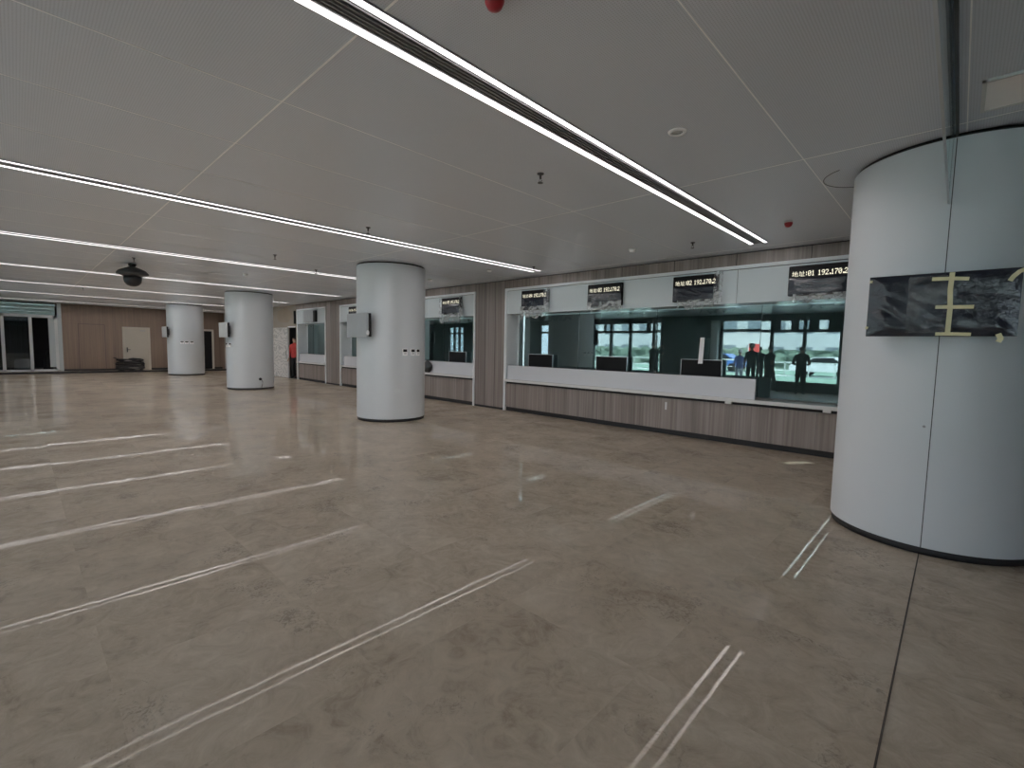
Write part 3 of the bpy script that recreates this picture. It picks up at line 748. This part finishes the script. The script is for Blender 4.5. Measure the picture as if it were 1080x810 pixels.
tag(m.build('black_sack', M['black_matte']), 'tall black plastic sack standing inside the open glass door at far left', 'sack')
# coil of cable
m = MB(); random.seed(3)
for k in range(9):
    pts = []; r = 0.46+random.uniform(-0.06,0.08); ph = random.uniform(0,6)
    for q in range(28):
        a = 2*PI*q/28; pts.append((EX+0.75+0.75*r*math.cos(a)+random.uniform(-.01,.01), 3.92+1.12*r*math.sin(a), 0.055+k*0.062+0.03*math.sin(2*a+ph)))
    m.tube(pts, 0.036, 6, closed=True)
t = thing('cable_coil', 'heap of coiled black cable on the floor before the cream door', 'cable coil', (0,0,0))
m.build('coils', M['cable'], t)
m = MB(); m.tube([(EX+0.78,3.87,0.6),(EX+0.85,4.02,0.63),(EX+0.9,4.32,0.60),(EX+0.85,4.42,0.55)], 0.02); m.tube([(EX+0.85,3.52,0.55),(EX+0.9,3.34,0.64),(EX+0.85,3.27,0.66)],0.022); m.build('loose_end', M['cable'], t)

# wall beyond the counters (x < -21)
w = MB()
w.box(-20.80, -20.763, WY, GY+0.3, 0, H)
w.box(-21.554, -20.80, WY, WY+0.03, 2.28, H); w.box(EX, -21.554, WY, WY+0.03, 0, H)
struct(w.build('wall_back_left', M['plaster']))
m = MB()
vs = []; n = 26
for k in range(n):
    a = 2*PI*k/n; r = 1+0.25*noise.noise(Vector((math.cos(a)*2, math.sin(a)*2, 3)))
    vs.append((-22.048+0.85*r*math.cos(a), WY-0.003, 2.78+0.32*r*math.sin(a)))
m.add(vs, [tuple(range(n))]); struct(m.build('trim_6', M['plaster_patch']))
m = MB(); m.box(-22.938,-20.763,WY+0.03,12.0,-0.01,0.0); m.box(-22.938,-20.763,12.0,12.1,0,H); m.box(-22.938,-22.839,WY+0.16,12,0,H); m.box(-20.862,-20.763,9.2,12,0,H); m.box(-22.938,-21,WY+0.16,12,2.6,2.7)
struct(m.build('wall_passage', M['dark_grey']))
t = thing('door_leaf', 'white door leaf wrapped in wavy patterned film, left of the red-vested person', 'door', (-22.394, WY-0.05, 0))
m = MB(); m.bbox(-0.92,0.86,-0.03,0.03,0.01,2.24,0.008); m.build('leaf', M['door_film'], t)
m = MB(); m.box(-0.96,-0.92,-0.03,0.03,0,2.26); m.box(0.86,0.89,-0.03,0.03,0,2.26); m.build('edge_trim', M['pale_grey'], t)
m = MB(); m.box(0.70,0.75,-0.06,-0.03,1.0,1.2); m.build('lock', M['silver'], t)
m = MB(); m.box(-21.603,-20.812,WY-0.02,WY+0.02,2.235,2.29); struct(m.build('trim_7', M['white']))

# ------------------------------------------------------------------ right end wall
w = MB(); w.box(RX, RX+0.2, FY, WY+0.6, 0, H); struct(w.build('wall_right', M['wood']))

# ------------------------------------------------------------------ street facade behind the camera (seen in the counter glass)
XA0, XA1 = -7.9, -3.3
XD0, XD1 = -14.65, -10.75
SILL = 0.42
def glazed(n, x0, x1, mull, upper, door=()):
    s = sroot('window_%d' % n); m = MB()
    z0, zt, z1 = SILL, 2.50, 2.92
    for xx in mull: m.box(xx-0.06, xx+0.06, FY-0.07, FY+0.07, 0, z1)
    m.box(x0, x1, FY-0.06, FY+0.06, zt-0.06, zt+0.06)
    for a, b in upper: m.box(a, b, FY-0.06, FY+0.06, zt, z1)
    m.build('window_frame', M['frame_dark'], s)
    m = MB(); last = None
    xs_ = [x0]+list(mull)+[x1]
    for a, b in zip(xs_[:-1], xs_[1:]):
        if b-a < 0.2: continue
        if any(d0 <= (a+b)/2 <= d1 for d0, d1 in door): m.box(a, b, FY-0.006, FY+0.006, zt, z1)
        else: m.box(a, b, FY-0.006, FY+0.006, z0, z1)
    m.build('glass_pane', M['facade_glass'], s)
    m = MB()
    for a, b in zip(xs_[:-1], xs_[1:]):
        if b-a < 0.2 or any(d0 <= (a+b)/2 <= d1 for d0, d1 in door): continue
        m.box(a, b, FY-0.08, FY+0.08, 0, z0)
    if m.v: m.build('sill_panel', M['facade_dark'], s)
glazed(5, XA0, -1.9, [XA0, -5.75, -4.55, -3.3, -1.9],
       [(-5.75,-5.45),(-5.05,-4.78),(-4.42,-4.08),(-3.75,-3.3)], door=[(-7.8,-5.8)])
glazed(6, XD0, XD1, [XD0, -13.55, -12.4, -11.1, XD1], [(-14.0,-13.9),(-12.5,-12.35),(-11.5,-11.3)])
glazed(7, -18.55, -17.75, [-18.55, -17.75], [])
glazed(8, -27.3, -25.6, [-27.3,-26.7,-26.15,-25.6], [])
glazed(11, 0.5, 4.9, [0.5,2.0,3.4,4.9], [])  # unseen glazing, added and sized to brighten the right column
glazed(10, -24.6, -20.2, [-24.6,-23.1,-21.6,-20.2], [])  # unseen glazing, added for more daylight at the far left
w = MB()
for a, b in ((EX-0.3,-27.3),(-25.6,-24.6),(-20.2,-18.55),(-17.75,XD0),(XD1,XA0),(-1.9,0.5),(4.9,RX)): w.box(a, b, FY-0.12, FY, 0, H)
w.box(EX-0.3, RX, FY-0.12, FY, 2.92, H)
struct(w.build('wall_front', M['facade_dark']))
# white jamb beside the door
m = MB(); m.box(-8.25,-7.96,FY,FY+0.35,0,2.95); struct(m.build('trim_8', M['white']))

# ------------------------------------------------------------------ outdoors
m = MB(); m.add([(-90,-90,-0.13),(60,-90,-0.13),(60,FY-0.1,-0.13),(-90,FY-0.1,-0.13)], [(0,1,2,3)])
struct(m.build('ground_outside', M['ground']))
m = MB(); m.box(-60,30,-21,-13.5,-0.13,-0.05); m.box(-60,30,-34,-25,-0.13,-0.05)
g_ = struct(m.build('lawn_outside', M['grass']))
m = MB(); m.box(EX-1,RX,FY-2.6,FY-0.12,3.35,3.6)
for k in range(34): m.box(EX+k*1.1, EX+k*1.1+0.25, FY-2.6, FY-0.12, 3.2, 3.35)
struct(m.build('canopy_roof', M['building']))
def far_building(label, x0, x1, y, h, cols):
    t = thing('far_building', label, 'building', (0,0,0))
    m = MB(); m.box(x0,x1,y-10,y,-0.13,h); m.build('wall', M['building'], t)
    m = MB(); nx = int((x1-x0)/3.2)
    for i in range(nx):
        for kk in range(int(h/3.3)):
            a = x0+0.8+i*3.2; m.box(a,a+1.8,y-0.05,y+0.02,0.9+kk*3.3,2.5+kk*3.3)
    m.build('windows', M['window_far'], t)
    m = MB(); m.box(x0-0.3,x1+0.3,y-10.2,y+0.3,h,h+0.4); m.build('roof_edge', M['pale_grey'], t)
far_building('long grey building across the street, reflected in the counter glass', -48, 16, -52, 9.5, 5)
m = MB()
def hed(u, v):
    return (-46+60*u, -40+0.9*noise.noise(Vector((u*60, v*4, 0)))-1.2*abs(v-0.5)*0, -0.1+2.1*v+0.35*noise.noise(Vector((u*70, v*3, 5))))
m.grid(hed, 260, 8)
o = m.build('street_hedge', M['foliage']); tag(o, 'dark green hedge across the street, reflected in the counter glass', 'hedge')
def car(name, label, x, y, z, m_, rz=0, s=1.0):
    t = thing(name, label, 'car', (x,y,z), rz); t.scale = (s,s,s)
    prof = [(-2.1,0.35),(-2.15,0.75),(-1.9,0.92),(-1.1,1.0),(-0.55,1.42),(0.75,1.45),(1.45,1.02),(2.0,0.95),(2.12,0.7),(2.1,0.35)]
    q = MB(); q.prism(prof, -0.85, 0.85); q.build('body', m_, t)
    q = MB(); q.prism([(-0.95,1.0),(-0.5,1.36),(0.7,1.38),(1.25,1.02)], -0.87, 0.87); q.build('windows', M['black_plastic'], t)
    for sx in (-1.3, 1.3):
        for sy in (-0.8, 0.8):
            q = MB(); q.lathe([(0.0,-0.1),(0.3,-0.1),(0.33,-0.07),(0.33,0.07),(0.3,0.1),(0.0,0.1)], n=18)
            w_ = q.build('wheel', M['black_matte'], t); w_.rotation_euler = (PI/2,0,0); w_.location = (sx,sy,0.33)
car('parked_car', 'white parked car outside, reflected in the counter glass near the right column', -7.0, -23.4, -0.05, M['car_white'], 0.15)
car('parked_car', 'blue parked car outside, reflected in the counter glass by the doorway', -15.0, -24.0, -0.05, M['car_blue'], 0.0)
t = thing('site_banner', 'red banner on posts outside, reflected in the counter glass behind the group of people', 'banner', (-12.2,-25.5,-0.05))
q = MB(); q.box(-1.0,0.1,-0.02,0.02,1.5,2.3); q.build('cloth', M['banner_red'], t)
q = MB(); q.tube([(-1.0,0,0),(-1.0,0,2.4)],0.03); q.tube([(0.1,0,0),(0.1,0,2.4)],0.03); q.build('post', M['silver'], t)
t = thing('street_railing', 'long pale railing outside, reflected in the counter glass', 'railing', (0,-20.6,-0.05))
q = MB(); q.box(-45,15,-0.03,0.03,0.95,1.05); q.box(-45,15,-0.02,0.02,0.45,0.5)
for k in range(41): q.box(-45+1.5*k-0.03,-45+1.5*k+0.03,-0.03,0.03,0,1.0)
q.build('rails', M['pale_grey'], t)

# ------------------------------------------------------------------ people
def person(label, loc, rz, height, cloth, pose='stand', hat=None, group=None, bulk=1.2):
    """one continuous skinned body; materials by region, hair or helmet as a child"""
    t = thing('person', label, 'person', loc, rz, group)
    S = height/1.75
    top, legs, shoes = cloth
    V = []; E = []; R_ = []; reg = []
    def add(p, r, par=None):
        V.append(Vector(p)); r = r if isinstance(r, tuple) else (r, r); k_ = bulk if (0.15 < Vector(p).z < 1.47 and r[0] > 0.04) else 1.0; R_.append((r[0]*k_, r[1]*k_)); i = len(V)-1
        if par is not None: E.append((par, i))
        return i
    st = 0.0
    pel = add((0,0,0.96),(0.155,0.115)); wai = add((0,0,1.10),(0.140,0.105),pel); che = add((0,0.0,1.30),(0.165,0.115),wai); up = add((0,0.0,1.42),(0.13,0.09),che)
    nk = add((0,0.0,1.50),0.052,up); jaw = add((0,-0.012,1.575),(0.062,0.072),nk); hd = add((0,-0.008,1.645),(0.076,0.088),jaw); tp = add((0,0.0,1.705),(0.062,0.072),hd)
    for s in (-1,1):
        if pose == 'walk': f_ = 0.20*s
        else: f_ = 0.03*s
        hip = add((s*0.085,0,0.90),0.088,pel); kn = add((s*0.10,-f_*0.5-0.02,0.50),0.060,hip); an = add((s*0.105,-f_+0.03,0.09),0.042,kn)
        toe = add((s*0.12,-f_-0.12,0.035),(0.042,0.032),an)
        sh = add((s*0.175,0,1.40),0.062,up)
        if pose == 'akimbo': el_p, wr_p = (s*0.27,0.02,1.13), (s*0.13,-0.24,1.10)
        elif pose == 'phone': el_p, wr_p = (s*0.25,-0.20,1.25), (s*0.10,-0.36,1.52)
        elif pose == 'walk': el_p, wr_p = (s*0.23,0.05+0.06*s,1.13), (s*0.25,-0.08+0.12*s,0.90)
        else: el_p, wr_p = (s*0.235,0.03,1.12), (s*0.245,-0.06,0.87)
        el = add(el_p,0.046,sh); wr = add(wr_p,0.030,el)
        d = (Vector(wr_p)-Vector(el_p)).normalized()
        if pose == 'akimbo': d = Vector((-s*0.7,-0.5,0.1)).normalized()
        side = d.cross(Vector((1,0,0)) if abs(d.x) < 0.8 else Vector((0,0,1))).normalized()
        pm = add(Vector(wr_p)+d*0.075,(0.036,0.022),wr)
        for q, (off, ln) in enumerate(((-0.026,0.062),(-0.009,0.074),(0.009,0.070),(0.026,0.055))):
            a = add(Vector(wr_p)+d*0.09+side*off,0.010,pm); b = add(Vector(wr_p)+d*(0.09+ln*0.55)+side*off*1.1+Vector((0,-0.006,0)),0.009,a); add(Vector(wr_p)+d*(0.09+ln)+side*off*1.1+Vector((0,-0.018,0)),0.007,b)
        a = add(Vector(wr_p)+d*0.03+side*-0.04,0.012,wr); add(Vector(wr_p)+d*0.075+side*-0.058,0.009,a)
    me = bpy.data.meshes.new('person_skeleton'); me.from_pydata([v*S for v in V], E, []); me.update()
    ob = bpy.data.objects.new('person_skeleton', me); C.objects.link(ob)
    md = ob.modifiers.new('s','SKIN')
    for i, sv in enumerate(me.skin_vertices[0].data): sv.radius = (R_[i][0]*S, R_[i][1]*S); sv.use_root = (i == 0)
    md.use_smooth_shade = True
    sub = ob.modifiers.new('d','SUBSURF'); sub.levels = 1; sub.render_levels = 1
    dg = bpy.context.evaluated_depsgraph_get(); ev = ob.evaluated_get(dg)
    bm_ = bpy.data.meshes.new_from_object(ev)
    bpy.data.objects.remove(ob)
    # nose, ears and eyes joined into the body mesh
    q = bmesh.new(); q.from_mesh(bm_)
    def ball(p, sc, mi):
        r = bmesh.ops.create_uvsphere(q, u_segments=8, v_segments=6, radius=1.0, matrix=Matrix.Translation(Vector(p)*S) @ Matrix.Diagonal(Vector(sc+(1,))*S))
        for v in r['verts']:
            for fc in v.link_faces: fc.material_index = mi; fc.smooth = True
    n0 = len(q.faces); q.faces.ensure_lookup_table()
    Vs = [v*S for v in V]
    def region(c_):
        z = c_.z/S
        if z < 0.075: return 3
        hand = any(False for _ in ())
        if z > 1.515 and abs(c_.x) < 0.12*S and c_.y > -0.2*S: return 0
        best = min(range(len(Vs)), key=lambda i: (Vs[i]-c_).length/ (R_[i][0]+0.02))
        if best >= 8:
            k = (best-8) % 21
            if k >= 6: return 0
            if k in (4,5): return 1
            return 2 if z < 0.93 else 1
        return 2 if z < 0.93 else 1
    for fc in q.faces: fc.material_index = region(fc.calc_center_median()); fc.smooth = True
    ball((0,-0.105,1.630),(0.013,0.020,0.022),0)
    for s in (-1,1):
        ball((s*0.080,0.0,1.640),(0.010,0.022,0.034),0); ball((s*0.030,-0.090,1.655),(0.012,0.008,0.008),4)
    ball((0,-0.092,1.590),(0.024,0.008,0.006),5)
    q.to_mesh(bm_); q.free()
    for m_ in (M['skin'], M[top], M[legs], M[shoes], M['hair'], M['banner_red']): bm_.materials.append(m_)
    b = bpy.data.objects.new('body', bm_); C.objects.link(b); b.parent = t
    if hat:
        m = MB(); m.lathe([(0.122*S,0.0),(0.118*S,0.012*S),(0.108*S,0.02*S),(0.108*S,0.06*S),(0.085*S,0.115*S),(0.04*S,0.14*S),(0,0.143*S)], c=(0,0,1.675*S), n=20)
        m.build('helmet', M[hat], t)
    m = MB()
    def hr(u, v):
        a = 2*PI*u; el_ = (0.5-0.62*v)*PI; k = 1.0 if math.sin(a) > -0.3 else 0.0
        zz = math.sin(max(el_, -0.5 if k else 0.35))
        return (0.088*S*math.cos(a)*math.cos(el_), 0.004*S+0.098*S*math.sin(a)*math.cos(el_), (1.655+0.092*zz)*S)
    m.grid(hr, 16, 8); m.build('hair', M['hair'], t)
    return t
person('person in a red vest and dark trousers standing in the dark passage opening', (-21.35, 8.49, 0), 0.6, 1.80, ('red_vest','black_cloth','black_cloth'), bulk=1.05)
G = 17.5
def mir(xr, Y): return (xr*Y, G-Y, 0)
PEOPLE = [('person in a blue shirt and pale trousers walking outside, reflected in the counter glass', -7.906/24.6, 24.5, -0.13, 1.75, ('blue_cloth','pale_cloth','black_cloth'), 'walk', 'helmet_white', PI*0.9),
 ('person in dark clothes and white helmet, reflected in the counter glass at the doorway', -7.37/24.6, 21.6, 0, 1.88, ('dark_cloth','black_cloth','black_cloth'), 'stand', 'helmet_white', PI),
 ('person in dark clothes between two others, reflected in the counter glass at the doorway', -6.93/24.6, 22.0, 0, 1.84, ('black_cloth','black_cloth','black_cloth'), 'stand', None, PI),
 ('person in dark clothes striding, reflected in the counter glass beside the doorway', -6.45/24.6, 21.0, 0, 1.86, ('dark_cloth','dark_cloth','black_cloth'), 'walk', None, 0.7),
 ('person in dark clothes with forearms held in front, reflected alone in the counter glass', -5.16/24.6, 20.4, 0, 1.84, ('dark_cloth','black_cloth','black_cloth'), 'akimbo', None, 0.0),
 ('person in dark clothes holding both hands up, reflected in the counter glass', -10.6/21, 20.0, 0, 1.92, ('black_cloth','black_cloth','black_cloth'), 'phone', None, 0.3)]
for lab, k, Yp, z, h, cl, pose, hat, rz in PEOPLE:
    p = mir(k, Yp); person(lab, (p[0], p[1], z), rz, h, cl, pose, hat, 'people reflected in the glass')

# ------------------------------------------------------------------ light
wd = bpy.data.worlds.new('sky'); bpy.context.scene.world = wd; wd.use_nodes = True
nt = wd.node_tree; nt.nodes.clear()
out = nt.nodes.new('ShaderNodeOutputWorld'); bg = nt.nodes.new('ShaderNodeBackground')
bg.inputs[0].default_value = (0.80, 0.90, 1.04, 1); bg.inputs[1].default_value = 5.2
nt.links.new(bg.outputs[0], out.inputs[0])
sun = bpy.data.lights.new('sun', 'SUN'); sun.energy = 13.0; sun.angle = math.radians(3); sun.color = (1.0, 0.96, 0.9)
so = bpy.data.objects.new('sun', sun); C.objects.link(so); so.rotation_euler = (math.radians(-28), math.radians(20), 0)

# ------------------------------------------------------------------ camera
f_, yaw, pitch, roll, hcam = 495.4, 0.7586, 0.0773, 0.0206, 1.557
F = Vector((-math.sin(yaw)*math.cos(pitch), math.cos(yaw)*math.cos(pitch), -math.sin(pitch)))
Rv = Vector((math.cos(yaw), math.sin(yaw), 0)); U = Rv.cross(F)
R2 = Rv*math.cos(roll)+U*math.sin(roll); U2 = -Rv*math.sin(roll)+U*math.cos(roll)
cam = bpy.data.cameras.new('camera'); co = bpy.data.objects.new('camera', cam); C.objects.link(co)
cam.sensor_fit = 'HORIZONTAL'; cam.sensor_width = 36; cam.lens = f_*36/1080; cam.clip_start = 0.05; cam.clip_end = 300
co.matrix_world = Matrix(((R2.x,U2.x,-F.x,0),(R2.y,U2.y,-F.y,0),(R2.z,U2.z,-F.z,hcam),(0,0,0,1)))
sc = bpy.context.scene; sc.camera = co
sc.view_settings.view_transform = 'Standard'; sc.view_settings.look = 'None'; sc.view_settings.exposure = 0.12
sc.cycles.use_denoising = True
sc.cycles.max_bounces = 10; sc.cycles.diffuse_bounces = 5; sc.cycles.glossy_bounces = 5; sc.cycles.transparent_max_bounces = 16
sc.cycles.caustics_reflective = False; sc.cycles.caustics_refractive = False
sc.cycles.sample_clamp_indirect = 6.0; sc.cycles.sample_clamp_direct = 2.5
